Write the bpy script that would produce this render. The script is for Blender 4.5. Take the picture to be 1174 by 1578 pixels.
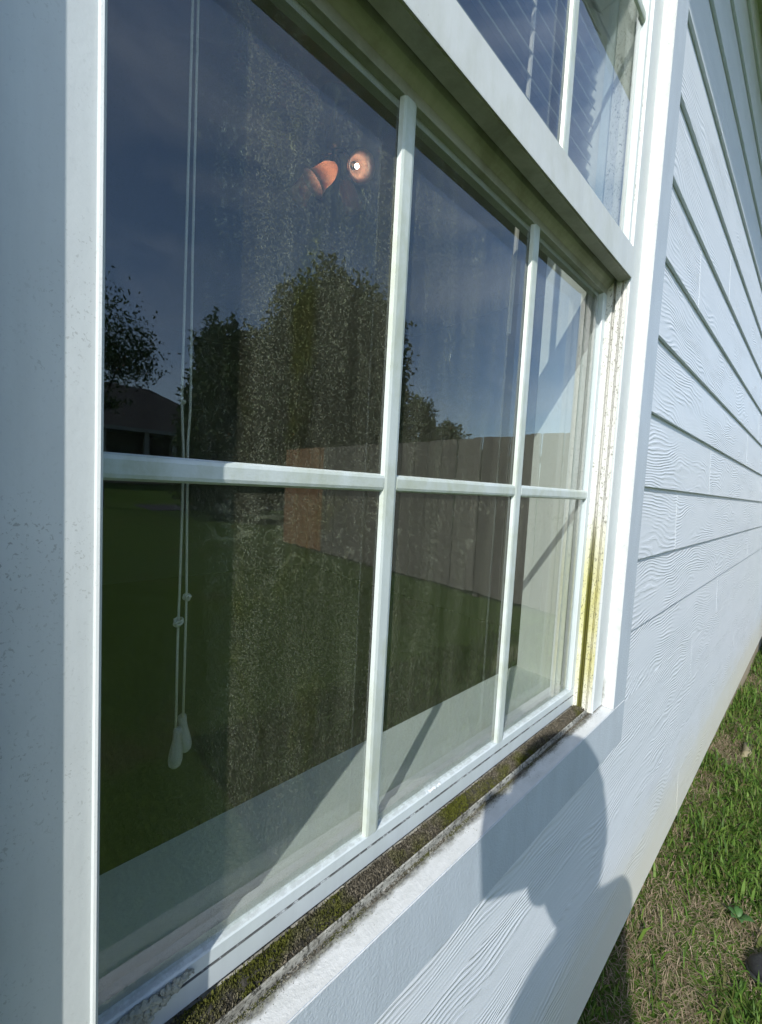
import bpy, bmesh, math, random
import numpy as np
from mathutils import Vector, Matrix, Euler
random.seed(7); rng = np.random.default_rng(11)
for o in list(bpy.data.objects): bpy.data.objects.remove(o)
SC = bpy.context.scene; COL = SC.collection
R_ = math.radians

# ------------------------------------------------------------------ camera, sky, sun, exposure
cd = bpy.data.cameras.new('camera'); cam = bpy.data.objects.new('camera', cd); COL.objects.link(cam)
cx = Vector((0.73509133, -0.67595338, 0.05222803))       # camera right
cdn = Vector((-0.00395402, -0.08130924, -0.99668108))    # camera down
cf = Vector((0.67795656, 0.73244511, -0.06244246))       # camera forward
Mx = Matrix((( cx.x, -cdn.x, -cf.x, 0.0), (cx.y, -cdn.y, -cf.y, -0.293), (cx.z, -cdn.z, -cf.z, 0.0), (0, 0, 0, 1)))
cam.matrix_world = Mx
cd.sensor_fit = 'VERTICAL'; cd.sensor_height = 36.0; cd.sensor_width = 36.0
cd.lens = 627.14 / 1578 * 36
cd.clip_start = 0.01; cd.clip_end = 900
SC.camera = cam
SUN_TRAVEL = Vector((2.15, 1.0, -1.70)).normalized()
to_sun = -SUN_TRAVEL
EL = math.asin(to_sun.z); ROT = math.atan2(to_sun.x, to_sun.y) % (2*math.pi)
W = bpy.data.worlds.new('World'); SC.world = W; W.use_nodes = True
nt = W.node_tree; nt.nodes.clear()
sky = nt.nodes.new('ShaderNodeTexSky'); sky.sky_type = 'NISHITA'; sky.sun_disc = False
sky.sun_elevation = EL; sky.sun_rotation = ROT; sky.air_density = 1.0; sky.dust_density = 0.8; sky.ozone_density = 3.0
tc = nt.nodes.new('ShaderNodeTexCoord')
mp = nt.nodes.new('ShaderNodeMapping'); mp.inputs['Scale'].default_value = (1.0, 1.0, 3.0); mp.inputs['Rotation'].default_value = (0.2, 0.35, 0.6)
nz = nt.nodes.new('ShaderNodeTexNoise'); nz.inputs['Scale'].default_value = 2.3; nz.inputs['Detail'].default_value = 7; nz.inputs['Roughness'].default_value = 0.55; nz.inputs['Distortion'].default_value = 0.5
mr = nt.nodes.new('ShaderNodeMapRange'); mr.inputs['From Min'].default_value = 0.42; mr.inputs['From Max'].default_value = 0.80; mr.inputs['To Max'].default_value = 0.28
mixc = nt.nodes.new('ShaderNodeMix'); mixc.data_type = 'RGBA'; mixc.inputs['B'].default_value = (7.6, 7.9, 8.3, 1)
bg = nt.nodes.new('ShaderNodeBackground'); bg.inputs['Strength'].default_value = 0.132
wo = nt.nodes.new('ShaderNodeOutputWorld')
L = nt.links.new
L(tc.outputs['Generated'], mp.inputs['Vector']); L(mp.outputs[0], nz.inputs['Vector']); L(nz.outputs['Fac'], mr.inputs['Value'])
L(mr.outputs[0], mixc.inputs['Factor']); L(sky.outputs[0], mixc.inputs['A']); L(mixc.outputs['Result'], bg.inputs['Color']); L(bg.outputs[0], wo.inputs['Surface'])
sd = bpy.data.lights.new('sun', 'SUN'); sd.energy = 2.65; sd.angle = R_(0.53); sd.color = (1.0, 0.965, 0.90)
sun = bpy.data.objects.new('sun', sd); COL.objects.link(sun); sun.rotation_euler = SUN_TRAVEL.to_track_quat('-Z', 'Y').to_euler()
SC.view_settings.view_transform = 'Standard'; SC.view_settings.look = 'None'
SC.view_settings.exposure = 0.85; SC.view_settings.gamma = 1.0; SC.view_settings.use_curve_mapping = False
SC.render.engine = 'CYCLES'
SC.cycles.max_bounces = 10; SC.cycles.transparent_max_bounces = 24; SC.cycles.diffuse_bounces = 4
SC.cycles.glossy_bounces = 4; SC.cycles.caustics_reflective = False; SC.cycles.caustics_refractive = False

# ------------------------------------------------------------------ materials
class NT:
    def __init__(s, name):
        s.m = bpy.data.materials.new(name); s.m.use_nodes = True; s.t = s.m.node_tree; s.t.nodes.clear()
        s.out = s.n('OutputMaterial')
    def n(s, typ, **kw):
        nd = s.t.nodes.new('ShaderNode' + typ)
        for k, v in kw.items():
            if hasattr(nd, k): setattr(nd, k, v)
            else: nd.inputs[k.replace('_', ' ')].default_value = v
        return nd
    def l(s, a, b): s.t.links.new(a, b)
    def obj(s, scale=(1, 1, 1), rot=(0, 0, 0), world=True):
        mpn = s.n('Mapping'); mpn.inputs['Scale'].default_value = scale; mpn.inputs['Rotation'].default_value = rot
        src = s.n('NewGeometry').outputs['Position'] if world else s.n('TexCoord').outputs['Object']
        s.l(src, mpn.inputs['Vector']); return mpn.outputs[0]
    def noise(s, vec, scale, detail=4, rough=0.5, dist=0.0):
        nd = s.n('TexNoise'); nd.inputs['Scale'].default_value = scale; nd.inputs['Detail'].default_value = detail
        nd.inputs['Roughness'].default_value = rough; nd.inputs['Distortion'].default_value = dist
        s.l(vec, nd.inputs['Vector']); return nd.outputs['Fac']
    def rng(s, v, a, b, c=0.0, d=1.0, smooth=False):
        nd = s.n('MapRange'); nd.clamp = True
        if smooth: nd.interpolation_type = 'SMOOTHSTEP'
        for k, x in zip(('From Min', 'From Max', 'To Min', 'To Max'), (a, b, c, d)): nd.inputs[k].default_value = x
        s.l(v, nd.inputs['Value']); return nd.outputs[0]
    def grains(s, cell, seed):
        pos = s.n('NewGeometry').outputs['Position']; sn = s.n('VectorMath', operation='SNAP'); s.l(pos, sn.inputs[0]); sn.inputs[1].default_value = (cell, 1.0, cell*1.15)
        ad = s.n('VectorMath', operation='ADD'); s.l(sn.outputs[0], ad.inputs[0]); ad.inputs[1].default_value = (seed, 0, 0)
        w = s.n('TexWhiteNoise'); w.noise_dimensions = '3D'; s.l(ad.outputs[0], w.inputs['Vector']); return w.outputs['Value']
    def math(s, op, a, b=None, c=None):
        nd = s.n('Math', operation=op)
        for i, x in enumerate((a, b, c)):
            if x is None: continue
            if isinstance(x, (int, float)): nd.inputs[i].default_value = x
            else: s.l(x, nd.inputs[i])
        return nd.outputs[0]
    def mix(s, f, a, b):
        nd = s.n('Mix', data_type='RGBA')
        for k, x in (('Factor', f), ('A', a), ('B', b)):
            if isinstance(x, (int, float)): nd.inputs[k].default_value = x
            elif isinstance(x, tuple): nd.inputs[k].default_value = (*x[:3], 1)
            else: s.l(x, nd.inputs[k])
        return nd.outputs['Result']
    def bsdf(s, color, rough=0.6, spec=0.4, bump=None, bdist=0.001, bstr=1.0, metallic=0.0, **kw):
        p = s.n('BsdfPrincipled')
        for k, x in (('Base Color', color), ('Roughness', rough), ('Specular IOR Level', spec), ('Metallic', metallic)):
            if isinstance(x, (int, float)): p.inputs[k].default_value = x
            elif isinstance(x, tuple): p.inputs[k].default_value = (*x[:3], 1)
            else: s.l(x, p.inputs[k])
        for k, x in kw.items():
            k = k.replace('_', ' ')
            p.inputs[k].default_value = (*x, 1) if isinstance(x, tuple) else x
        if bump is not None:
            b = s.n('Bump'); b.inputs['Distance'].default_value = bdist; b.inputs['Strength'].default_value = bstr
            s.l(bump, b.inputs['Height']); s.l(b.outputs[0], p.inputs['Normal'])
        s.l(p.outputs[0], s.out.inputs['Surface']); s.p = p
        return s.m
    def sep(s, vec):
        nd = s.n('SeparateXYZ'); s.l(vec, nd.inputs[0]); return nd.outputs

def flat(name, col, rough=0.6, var=0.12, scale=8.0, spec=0.4, bump=0.0, **kw):
    t = NT(name); v = t.obj(world=False); f = t.noise(v, scale, 5, 0.6)
    c = t.mix(f, tuple(x*(1-var) for x in col), tuple(min(1, x*(1+var)) for x in col))
    return t.bsdf(c, rough, spec, bump=(f if bump else None), bdist=bump or 0.001, **kw)

def siding_mat():
    t = NT('painted_cement_siding'); pos = t.n('NewGeometry').outputs['Position']
    info = t.n('ObjectInfo').outputs['Random']
    off = t.n('CombineXYZ'); t.l(t.math('MULTIPLY', info, 37.0), off.inputs[1]); t.l(t.math('MULTIPLY', info, 11.0), off.inputs[0])
    add = t.n('VectorMath', operation='ADD'); t.l(pos, add.inputs[0]); t.l(off.outputs[0], add.inputs[1])
    m1 = t.n('Mapping'); m1.inputs['Scale'].default_value = (1.9, 1.0, 5.2); t.l(add.outputs[0], m1.inputs['Vector'])
    base = t.noise(m1.outputs[0], 1.0, 2, 0.45, 0.15)
    m1b = t.n('Mapping'); m1b.inputs['Scale'].default_value = (16, 1.0, 30); t.l(add.outputs[0], m1b.inputs['Vector'])
    wob = t.noise(m1b.outputs[0], 1.0, 2, 0.5)
    ph = t.math('ADD', t.math('MULTIPLY', t.sep(pos)[2], 640.0), t.math('ADD', t.math('MULTIPLY', base, 125.0), t.math('MULTIPLY', wob, 4.5)))
    rings = t.rng(t.math('SINE', ph), -0.75, 0.95, 0, 1, True)
    brk = t.rng(t.noise(t.obj((9, 1, 60)), 1.0, 3, 0.6), 0.34, 0.62, 0.25, 1.0, True)
    rings = t.math('MULTIPLY', rings, brk)
    m2 = t.n('Mapping'); m2.inputs['Scale'].default_value = (2.6, 1.0, 10.0); t.l(add.outputs[0], m2.inputs['Vector'])
    patch = t.rng(t.noise(m2.outputs[0], 1.0, 3, 0.55), 0.38, 0.56, 0.10, 1.0, True)
    m3 = t.n('Mapping'); m3.inputs['Scale'].default_value = (12, 12, 12); t.l(pos, m3.inputs['Vector'])
    fine = t.noise(m3.outputs[0], 30, 4, 0.6)
    h = t.math('ADD', t.math('MULTIPLY', rings, patch), t.math('MULTIPLY', fine, 0.22))
    z = t.sep(pos)[2]
    wide = t.noise(t.obj((1.3, 1, 5)), 3, 5, 0.6)
    c = t.mix(t.rng(wide, 0.3, 0.7), (0.635, 0.685, 0.74), (0.69, 0.735, 0.79))
    low = t.rng(t.math('ADD', z, t.math('MULTIPLY', t.math('SUBTRACT', wide, 0.5), 0.25)), -0.86, -1.22, 0, 0.75, True)
    c = t.mix(low, c, (0.68, 0.66, 0.54))
    sp = t.noise(t.obj((1, 1, 1)), 210, 2, 0.5)
    area = t.rng(t.noise(t.obj((1, 1, 2)), 5, 3, 0.6), 0.60, 0.72)
    spk = t.math('MULTIPLY', t.rng(sp, 0.69, 0.73), t.math('ADD', t.math('MULTIPLY', area, 0.7), 0.05))
    c = t.mix(spk, c, (0.13, 0.13, 0.11))
    streak = t.rng(t.noise(t.obj((20, 1, 1.2)), 1.6, 4, 0.6), 0.60, 0.85, 0, 0.08)
    c = t.mix(streak, c, (0.45, 0.47, 0.47))
    return t.bsdf(c, 0.48, 0.45, bump=h, bdist=0.00115, bstr=1.0)

def paint(name, col, speck=0.3, mold=0.0, groove=False, stipple=0.5, rough=0.42, green=(0.30, 0.33, 0.16), spec=0.5, dens=0.675):
    t = NT(name)
    st = t.noise(t.obj(), 260, 3, 0.6)
    mid = t.noise(t.obj((1, 1, 0.35)), 22, 6, 0.65)
    c = t.mix(t.rng(mid, 0.35, 0.7), col, tuple(x*0.90 for x in col))
    sp1 = t.rng(t.noise(t.obj((1, 1, 0.8)), 520, 2, 0.6, 0.6), dens, dens+0.05)
    area = t.rng(t.noise(t.obj(), 9, 4, 0.6), 0.46, 0.66, 0.10, 1.0)
    c = t.mix(t.math('MULTIPLY', t.math('MULTIPLY', sp1, area), speck), c, (0.13, 0.14, 0.12))
    drip = t.rng(t.noise(t.obj((1, 1, 0.05)), 70, 4, 0.6), 0.52, 0.75, 0, 0.22)
    c = t.mix(drip, c, tuple(x*0.72 for x in col))
    if mold:
        mm = t.rng(t.noise(t.obj((1, 1, 0.6)), 14, 7, 0.7, 0.4), 0.43, 0.63, 0, mold)
        c = t.mix(mm, c, green)
    if groove:      # dirt packed in the rail's groove and along the glass line
        z = t.sep(t.n('NewGeometry').outputs['Position'])[2]; nn = t.noise(t.obj(), 130, 4, 0.7)
        gm = t.math('MULTIPLY', t.rng(z, -0.4500, -0.4492, 0, 1), t.rng(z, -0.4462, -0.4468, 0, 1))
        lm = t.math('MULTIPLY', t.rng(z, -0.4334, -0.4322, 0, 1), t.rng(z, -0.425, -0.4302, 0, 1))
        c = t.mix(t.math('MULTIPLY', gm, t.rng(nn, 0.36, 0.5, 0.35, 0.95)), c, (0.05, 0.05, 0.045))
        c = t.mix(t.math('MULTIPLY', lm, t.rng(nn, 0.42, 0.55, 0, 0.25)), c, (0.10, 0.10, 0.085))
    return t.bsdf(c, rough, spec, bump=st, bdist=0.0006*stipple, bstr=0.8)

def glass_mat(name, dirt=1.0, upper=False, inner=False):
    t = NT(name); geo = t.n('NewGeometry'); pos = geo.outputs['Position']
    fr = t.n('Fresnel', IOR=1.5).outputs[0]
    r2 = t.math('DIVIDE', t.math('MULTIPLY', fr, 2.0), t.math('ADD', fr, 1.0))
    if inner: r2 = fr
    gl = t.n('BsdfGlossy'); gl.inputs['Roughness'].default_value = 0.0; gl.inputs['Color'].default_value = (0.97, 0.99, 1, 1)
    wav = t.noise(t.obj((1, 1, 1)), 3.0, 1, 0.4); bp = t.n('Bump'); bp.inputs['Distance'].default_value = 0.0006; bp.inputs['Strength'].default_value = 0.35
    t.l(wav, bp.inputs['Height']); t.l(bp.outputs[0], gl.inputs['Normal'])
    tr = t.n('BsdfTransparent'); tr.inputs['Color'].default_value = (0.93, 0.955, 0.945, 1)
    clean = t.n('MixShader'); t.l(r2, clean.inputs[0]); t.l(tr.outputs[0], clean.inputs[1]); t.l(gl.outputs[0], clean.inputs[2])
    if dirt > 0:
        x, y, z = t.sep(pos)
        # dust grain: two sizes of speck, vertical run marks, thinned at left to paint the frame's shadow, cleaner near the top
        g1 = t.math('ADD', t.math('MULTIPLY', t.rng(t.grains(0.00050, 3.1), 0.62, 1.0, 0, 1), 0.55), t.math('MULTIPLY', t.rng(t.grains(0.00080, 7.7), 0.74, 1.0, 0, 1), 0.75))
        g2 = t.math('MULTIPLY', t.rng(t.noise(t.obj((1, 1, 0.6)), 200, 4, 0.8, 0.15), 0.54, 0.68, 0, 1), t.rng(t.grains(0.0009, 1.3), 0.2, 0.8, 0.2, 1))
        run = t.rng(t.noise(t.obj((1, 1, 0.10)), 34, 5, 0.65), 0.34, 0.66, 0.35, 1.0)
        clump = t.rng(t.noise(t.obj((1, 1, 0.6)), 26, 5, 0.7, 0.6), 0.46, 0.64, 0.0, 1.0)
        band = t.rng(x, 0.09, 0.15, 0.30, 1.0, True)
        fall = t.rng(x, 0.40, 0.95, 1.0, 0.45, True)
        dust = t.math('MULTIPLY', t.math('MULTIPLY', band, fall), run)
        a = t.math('MULTIPLY', t.math('ADD', t.math('MULTIPLY', g1, 0.30), 0.030), dust)
        zc = t.math('MULTIPLY', t.rng(z, 0.02, 0.20, 0, 1, True), t.rng(z, 0.44, 0.30, 0, 1, True))
        b = t.math('MULTIPLY', t.math('MULTIPLY', t.math('MULTIPLY', g2, clump), 0.50), t.math('MULTIPLY', dust, t.math('ADD', t.math('MULTIPLY', zc, 1.0), 0.22)))
        # smeared wipe marks at hand height
        sm = t.rng(t.noise(t.obj((1, 1, 1.4), (0, 0.5, 0)), 34, 3, 0.5, 2.2), 0.60, 0.68, 0, 1)
        hz = t.math('MULTIPLY', t.rng(z, -0.13, -0.06, 0, 1, True), t.rng(z, 0.02, -0.02, 0, 1, True))
        sm = t.math('MULTIPLY', t.math('MULTIPLY', t.math('MULTIPLY', sm, hz), t.rng(x, 0.10, 0.14)), 0.08)
        edge = t.math('MULTIPLY', t.rng(z, -0.36, -0.43, 0, 1, True), 0.05)
        cell = t.math('ABSOLUTE', t.math('SUBTRACT', t.math('FRACT', t.math('DIVIDE', t.math('SUBTRACT', x, 0.0345), 0.2985)), 0.5))
        edge2 = t.math('MULTIPLY', t.rng(cell, 0.40, 0.47, 0, 1, True), t.math('MULTIPLY', g1, 0.07))
        tot = t.math('ADD', t.math('ADD', a, b), t.math('ADD', t.math('ADD', sm, t.math('MULTIPLY', edge, 1.0)), edge2))
        tot = t.math('MULTIPLY', tot, dirt)
        fr_only = t.math('SUBTRACT', 1.0, geo.outputs['Backfacing'])
        yel = t.math('MULTIPLY', t.rng(t.noise(t.obj((1, 1, 0.35)), 16, 4, 0.6, 0.6), 0.53, 0.66, 0, 0.8), t.rng(x, 0.33, 0.26, 0, 1, True))
        dc = t.mix(yel, (0.60, 0.63, 0.44), (0.50, 0.53, 0.18))
        df = t.n('BsdfDiffuse'); t.l(dc, df.inputs['Color'])
        dm = t.n('MixShader'); t.l(tot, dm.inputs[0]); t.l(clean.outputs[0], dm.inputs[1]); t.l(df.outputs[0], dm.inputs[2])
        front = dm
    else: front = clean
    t2 = t.n('BsdfTransparent')
    fin = t.n('MixShader'); t.l(geo.outputs['Backfacing'], fin.inputs[0]); t.l(front.outputs[0], fin.inputs[1]); t.l(t2.outputs[0], fin.inputs[2])
    t.l(fin.outputs[0], t.out.inputs['Surface'])
    return t.m

M = {}
M['siding'] = siding_mat()
M['trim'] = paint('grey_blue_trim_paint', (0.52, 0.585, 0.655), speck=0.3, stipple=1.6, rough=0.5, spec=0.3)
M['vinyl'] = paint('white_vinyl', (0.62, 0.665, 0.67), speck=0.55, stipple=0.3, dens=0.615)
M['sashwhite'] = paint('white_sash_vinyl', (0.62, 0.69, 0.71), speck=0.22, mold=0.12, stipple=0.2, groove=True, green=(0.45, 0.52, 0.38))
M['muntin'] = paint('weathered_muntin', (0.62, 0.69, 0.68), speck=0.12, mold=0.75, stipple=0.3, green=(0.44, 0.49, 0.38))
M['meet'] = paint('mildew_and_shade_rail', (0.42, 0.425, 0.37), speck=0.5, mold=0.6, stipple=0.3, green=(0.18, 0.185, 0.125))  # mildew tint, with the shade under the rails darkened into the colour
M['railwhite'] = paint('grimy_rail', (0.68, 0.71, 0.70), speck=0.45, mold=0.32, stipple=0.3, green=(0.46, 0.48, 0.38))
M['caulk'] = flat('white_caulk', (0.72, 0.77, 0.81), 0.5)
M['spacer'] = flat('metal_spacer', (0.45, 0.48, 0.47), 0.45, 0.2, 60)
M['glass_outer'] = glass_mat('dusty_outer_glass', 1.0)
M['glass_upper'] = glass_mat('upper_outer_glass', 0.18, True)
M['glass_inner'] = glass_mat('inner_glass', 0.0, inner=True)

def mold_jamb():
    t = NT('mouldy_jamb_vinyl'); pos = t.n('NewGeometry').outputs['Position']; x, y, z = t.sep(pos)
    nzv = t.noise(t.obj((1, 1, 0.30)), 24, 6, 0.7, 0.3)
    down = t.rng(t.math('ADD', z, t.math('MULTIPLY', nzv, 0.25)), 0.12, -0.05, 0, 1, True)
    inner = t.rng(y, 0.0150, 0.0170, 0, 1)
    amt = t.math('MULTIPLY', t.math('MULTIPLY', down, inner), t.rng(nzv, 0.28, 0.50, 0.45, 1.0))
    amt = t.math('MULTIPLY', amt, t.rng(z, -0.46, -0.38, 0.25, 1.0))
    c = t.mix(amt, t.mix(nzv, (0.78, 0.78, 0.74), (0.62, 0.63, 0.60)), t.mix(t.rng(nzv, 0.40, 0.66), (0.66, 0.65, 0.47), (0.55, 0.53, 0.22)))
    yl = t.math('MULTIPLY', t.math('MULTIPLY', t.rng(y, 0.034, 0.036, 0, 1), t.rng(y, 0.0462, 0.0455, 0, 1)), down)
    c = t.mix(t.math('MULTIPLY', yl, 0.95), c, (0.13, 0.13, 0.012))
    sp = t.rng(t.noise(t.obj((1, 1, 0.6)), 300, 2, 0.6, 1.0), 0.57, 0.64, 0, 0.85)
    c = t.mix(t.math('MULTIPLY', sp, t.rng(nzv, 0.36, 0.56, 0.25, 1.0)), c, (0.12, 0.12, 0.08))
    return t.bsdf(c, 0.5, 0.4)
M['jamb'] = mold_jamb()

def trim_top():
    # trim paint on sun-facing returns: sunlight put into paler colour, dirty near the frame
    t = NT('sunlit_return_paint'); pos = t.n('NewGeometry').outputs['Position']; x, y, z = t.sep(pos)
    n1 = t.noise(t.obj((0.35, 1, 1)), 60, 6, 0.7); n2 = t.noise(t.obj((1, 1, 1)), 170, 4, 0.7)
    c = t.mix(t.rng(n1, 0.35, 0.7), (0.66, 0.68, 0.68), (0.54, 0.56, 0.55))
    edge = t.rng(t.math('ADD', y, t.math('MULTIPLY', t.math('SUBTRACT', t.noise(t.obj((0.6, 1, 1)), 38, 5, 0.7), 0.5), 0.026)), 0.008, 0.0155, 0, 0.85)
    flatz = t.rng(z, -0.40, -0.44, 0, 1)
    edge = t.math('MULTIPLY', edge, flatz)
    c = t.mix(edge, c, t.mix(t.rng(n2, 0.4, 0.6), (0.035, 0.035, 0.028), (0.20, 0.20, 0.15)))
    sp = t.rng(n2, 0.66, 0.72, 0, 0.8)
    c = t.mix(t.math('MULTIPLY', sp, t.rng(n1, 0.45, 0.6)), c, (0.10, 0.10, 0.09))
    return t.bsdf(c, 0.6, 0.25, bump=n2, bdist=0.0009)
M['trimtop'] = trim_top()
def grimy_sill():
    t = NT('grimy_sill_vinyl'); n1 = t.noise(t.obj((0.35, 1, 1)), 60, 6, 0.75); n2 = t.noise(t.obj(), 240, 4, 0.75)
    c = t.mix(t.rng(n1, 0.40, 0.62), (0.46, 0.46, 0.41), (0.17, 0.165, 0.14))
    c = t.mix(t.rng(n2, 0.50, 0.60), c, (0.05, 0.05, 0.042))
    return t.bsdf(c, 0.8, 0.15, bump=n2, bdist=0.0008)
M['grimy'] = grimy_sill()
def moss_mat(name, a, b, c3):
    t = NT(name); r = t.n('NewGeometry').outputs['Random Per Island']; n = t.noise(t.obj((1, 1, 1)), 12, 3, 0.6)
    c = t.mix(r, a, b); c = t.mix(t.rng(n, 0.48, 0.60), c, t.mix(r, c3, tuple(v*1.8 for v in c3)))
    return t.bsdf(c, 0.9, 0.1)
M['moss'] = moss_mat('moss', (0.040, 0.036, 0.026), (0.19, 0.17, 0.13), (0.055, 0.060, 0.012))
M['silt'] = flat('track_silt', (0.055, 0.052, 0.043), 0.95, 0.5, 160, 0.1, 0.002)
M['clump'] = flat('crumbled_caulk', (0.33, 0.35, 0.31), 0.95, 0.35, 90, 0.1, 0.003)
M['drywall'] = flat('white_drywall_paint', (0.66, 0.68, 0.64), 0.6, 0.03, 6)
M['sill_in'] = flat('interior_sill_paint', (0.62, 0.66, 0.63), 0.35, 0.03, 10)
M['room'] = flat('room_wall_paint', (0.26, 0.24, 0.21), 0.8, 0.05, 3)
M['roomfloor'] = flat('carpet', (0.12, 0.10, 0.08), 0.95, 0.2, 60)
M['blind'] = flat('cream_blind_slat', (0.42, 0.42, 0.40), 0.5, 0.03, 10)
M['cord'] = flat('blind_cord', (0.60, 0.58, 0.50), 0.8, 0.15, 400)
M['tassel'] = flat('wood_tassel', (0.40, 0.40, 0.35), 0.6, 0.10, 150)
M['metal'] = flat('brushed_nickel', (0.45, 0.40, 0.34), 0.35, 0.1, 30, metallic=0.9)
M['soffit'] = flat('soffit_paint', (0.50, 0.53, 0.52), 0.7, 0.05, 4)
M['concrete'] = flat('foundation_concrete', (0.34, 0.29, 0.21), 0.9, 0.2, 25, 0.2, 0.003)
M['shingle'] = flat('roof_shingle', (0.055, 0.052, 0.05), 0.9, 0.4, 9, 0.2)
M['black'] = flat('black_rubber', (0.018, 0.019, 0.022), 0.38, 0.3, 40, 0.5, 0.002)

def shade_glow():
    t = NT('frosted_lamp_shade'); c = t.noise(t.obj(world=False), 30, 3, 0.5)
    p = t.bsdf(t.mix(c, (0.72, 0.55, 0.45), (0.78, 0.60, 0.50)), 0.35, 0.5)
    t.p.inputs['Transmission Weight'].default_value = 0.0
    tl = t.n('BsdfTranslucent'); tl.inputs['Color'].default_value = (0.95, 0.66, 0.50, 1)
    mx = t.n('MixShader'); mx.inputs[0].default_value = 0.6; t.l(t.p.outputs[0], mx.inputs[1]); t.l(tl.outputs[0], mx.inputs[2]); t.l(mx.outputs[0], t.out.inputs['Surface'])
    return t.m
M['shade'] = shade_glow()
def emit(name, col, st):
    t = NT(name); e = t.n('Emission'); e.inputs['Color'].default_value = (*col, 1); e.inputs['Strength'].default_value = st; t.l(e.outputs[0], t.out.inputs['Surface']); return t.m
M['bulb'] = emit('bulb_glow', (1.0, 0.76, 0.56), 9)
M['bulb_dim'] = emit('bulb_weak_glow', (1.0, 0.62, 0.35), 0.15)

# ------------------------------------------------------------------ helpers
def link(o, parent=None):
    COL.objects.link(o)
    if parent is not None: o.parent = parent
    return o
def tag(o, label=None, cat=None, group=None, kind=None):
    for k, v in (('label', label), ('category', cat), ('group', group), ('kind', kind)):
        if v: o[k] = v
    return o
def mesh(name, v, f, mat, parent=None, smooth=False):
    me = bpy.data.meshes.new(name); me.from_pydata([tuple(map(float, p)) for p in v], [], [tuple(map(int, q)) for q in f]); me.update()
    if smooth: me.polygons.foreach_set('use_smooth', [True]*len(me.polygons))
    for m_ in (mat if isinstance(mat, list) else [mat]): me.materials.append(m_)
    return link(bpy.data.objects.new(name, me), parent)
def empty(name, loc, label, cat, group=None):
    o = link(bpy.data.objects.new(name, None)); o.location = loc; o.empty_display_size = 0.1
    return tag(o, label, cat, group)
class MB:
    def __init__(s): s.v = []; s.f = []
    def add(s, v, f):
        n = len(s.v); s.v += [tuple(p) for p in v]; s.f += [tuple(i+n for i in q) for q in f]; return s
    def box(s, a, b):
        (x0, y0, z0), (x1, y1, z1) = a, b
        return s.add([(x0,y0,z0),(x1,y0,z0),(x1,y1,z0),(x0,y1,z0),(x0,y0,z1),(x1,y0,z1),(x1,y1,z1),(x0,y1,z1)],
                     [(0,3,2,1),(4,5,6,7),(0,1,5,4),(1,2,6,5),(2,3,7,6),(3,0,4,7)])
    def tube(s, pts, rad, n=8, cap=True):
        pts = [Vector(p) for p in pts]; rad = rad if isinstance(rad, (list, tuple)) else [rad]*len(pts)
        b = len(s.v); up = None
        for i, p in enumerate(pts):
            d = (pts[min(i+1, len(pts)-1)] - pts[max(i-1, 0)])
            if d.length < 1e-9: d = Vector((0, 0, 1))
            d.normalize()
            if up is None:
                up = d.orthogonal().normalized()
            else:
                up = (up - d*up.dot(d)); up = up.normalized() if up.length > 1e-6 else d.orthogonal().normalized()
            w = d.cross(up)
            for k in range(n):
                a = 2*math.pi*k/n; s.v.append(tuple(p + (up*math.cos(a) + w*math.sin(a))*rad[i]))
        for i in range(len(pts)-1):
            for k in range(n):
                k2 = (k+1) % n; s.f.append((b+i*n+k, b+i*n+k2, b+(i+1)*n+k2, b+(i+1)*n+k))
        if cap:
            s.f.append(tuple(b+k for k in reversed(range(n)))); s.f.append(tuple(b+(len(pts)-1)*n+k for k in range(n)))
        return s
    def prism(s, poly, axis, a, b):
        """poly: 2D points; axis 'x': (y,z) points run along x; axis 'z': (x,y) points run along z"""
        n = len(poly); P = []
        for t in (a, b):
            for (p, q) in poly: P.append((t, p, q) if axis == 'x' else (p, q, t))
        area = sum(poly[i][0]*poly[(i+1) % n][1]-poly[(i+1) % n][0]*poly[i][1] for i in range(n))
        order = list(range(n)) if area > 0 else list(reversed(range(n)))
        F = [tuple(reversed(order)), tuple(i+n for i in order)]
        for k in range(n):
            i, j = order[k], order[(k+1) % n]; F.append((i, j, j+n, i+n))
        return s.add(P, F)
    def lathe(s, prof, c=(0, 0, 0), n=16, axis=None):
        q = (axis or Vector((0, 0, 1))).to_track_quat('Z', 'Y'); c = Vector(c); b = len(s.v)
        for (r, h) in prof:
            for k in range(n):
                a = 2*math.pi*k/n; s.v.append(tuple(c + q @ Vector((r*math.cos(a), r*math.sin(a), h))))
        for i in range(len(prof)-1):
            for k in range(n):
                k2 = (k+1) % n; s.f.append((b+i*n+k, b+i*n+k2, b+(i+1)*n+k2, b+(i+1)*n+k))
        return s
    def build(s, name, mat, parent=None, smooth=False, bevel=0.0, seg=2):
        o = mesh(name, s.v, s.f, mat, parent, smooth)
        if bevel:
            bm = bmesh.new(); bm.from_mesh(o.data)
            bmesh.ops.bevel(bm, geom=list(bm.edges), offset=bevel, segments=seg, affect='EDGES', clamp_overlap=True)
            bm.to_mesh(o.data); bm.free()
        return o
def box(name, a, b, mat, parent=None, bevel=0.0): return MB().box(a, b).build(name, mat, parent, bevel=bevel)

def rise(y):
    q = np.clip((-np.asarray(y, float)-22.5)/6.0, 0, 1); return 0.85*q*q*(3-2*q)
def gz(x, y):
    x = np.asarray(x, float); y = np.asarray(y, float)
    t = np.clip((x-2.3)/3.0, 0, 1); s = t*t*(3-2*t)
    near = np.exp(-((y/6.0)**2))
    return -1.365 + rise(y) - 0.15*s + 0.012*np.sin(x*5.1+y*3)*near + 0.010*np.sin(x*9.7-y*11)*near

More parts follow.
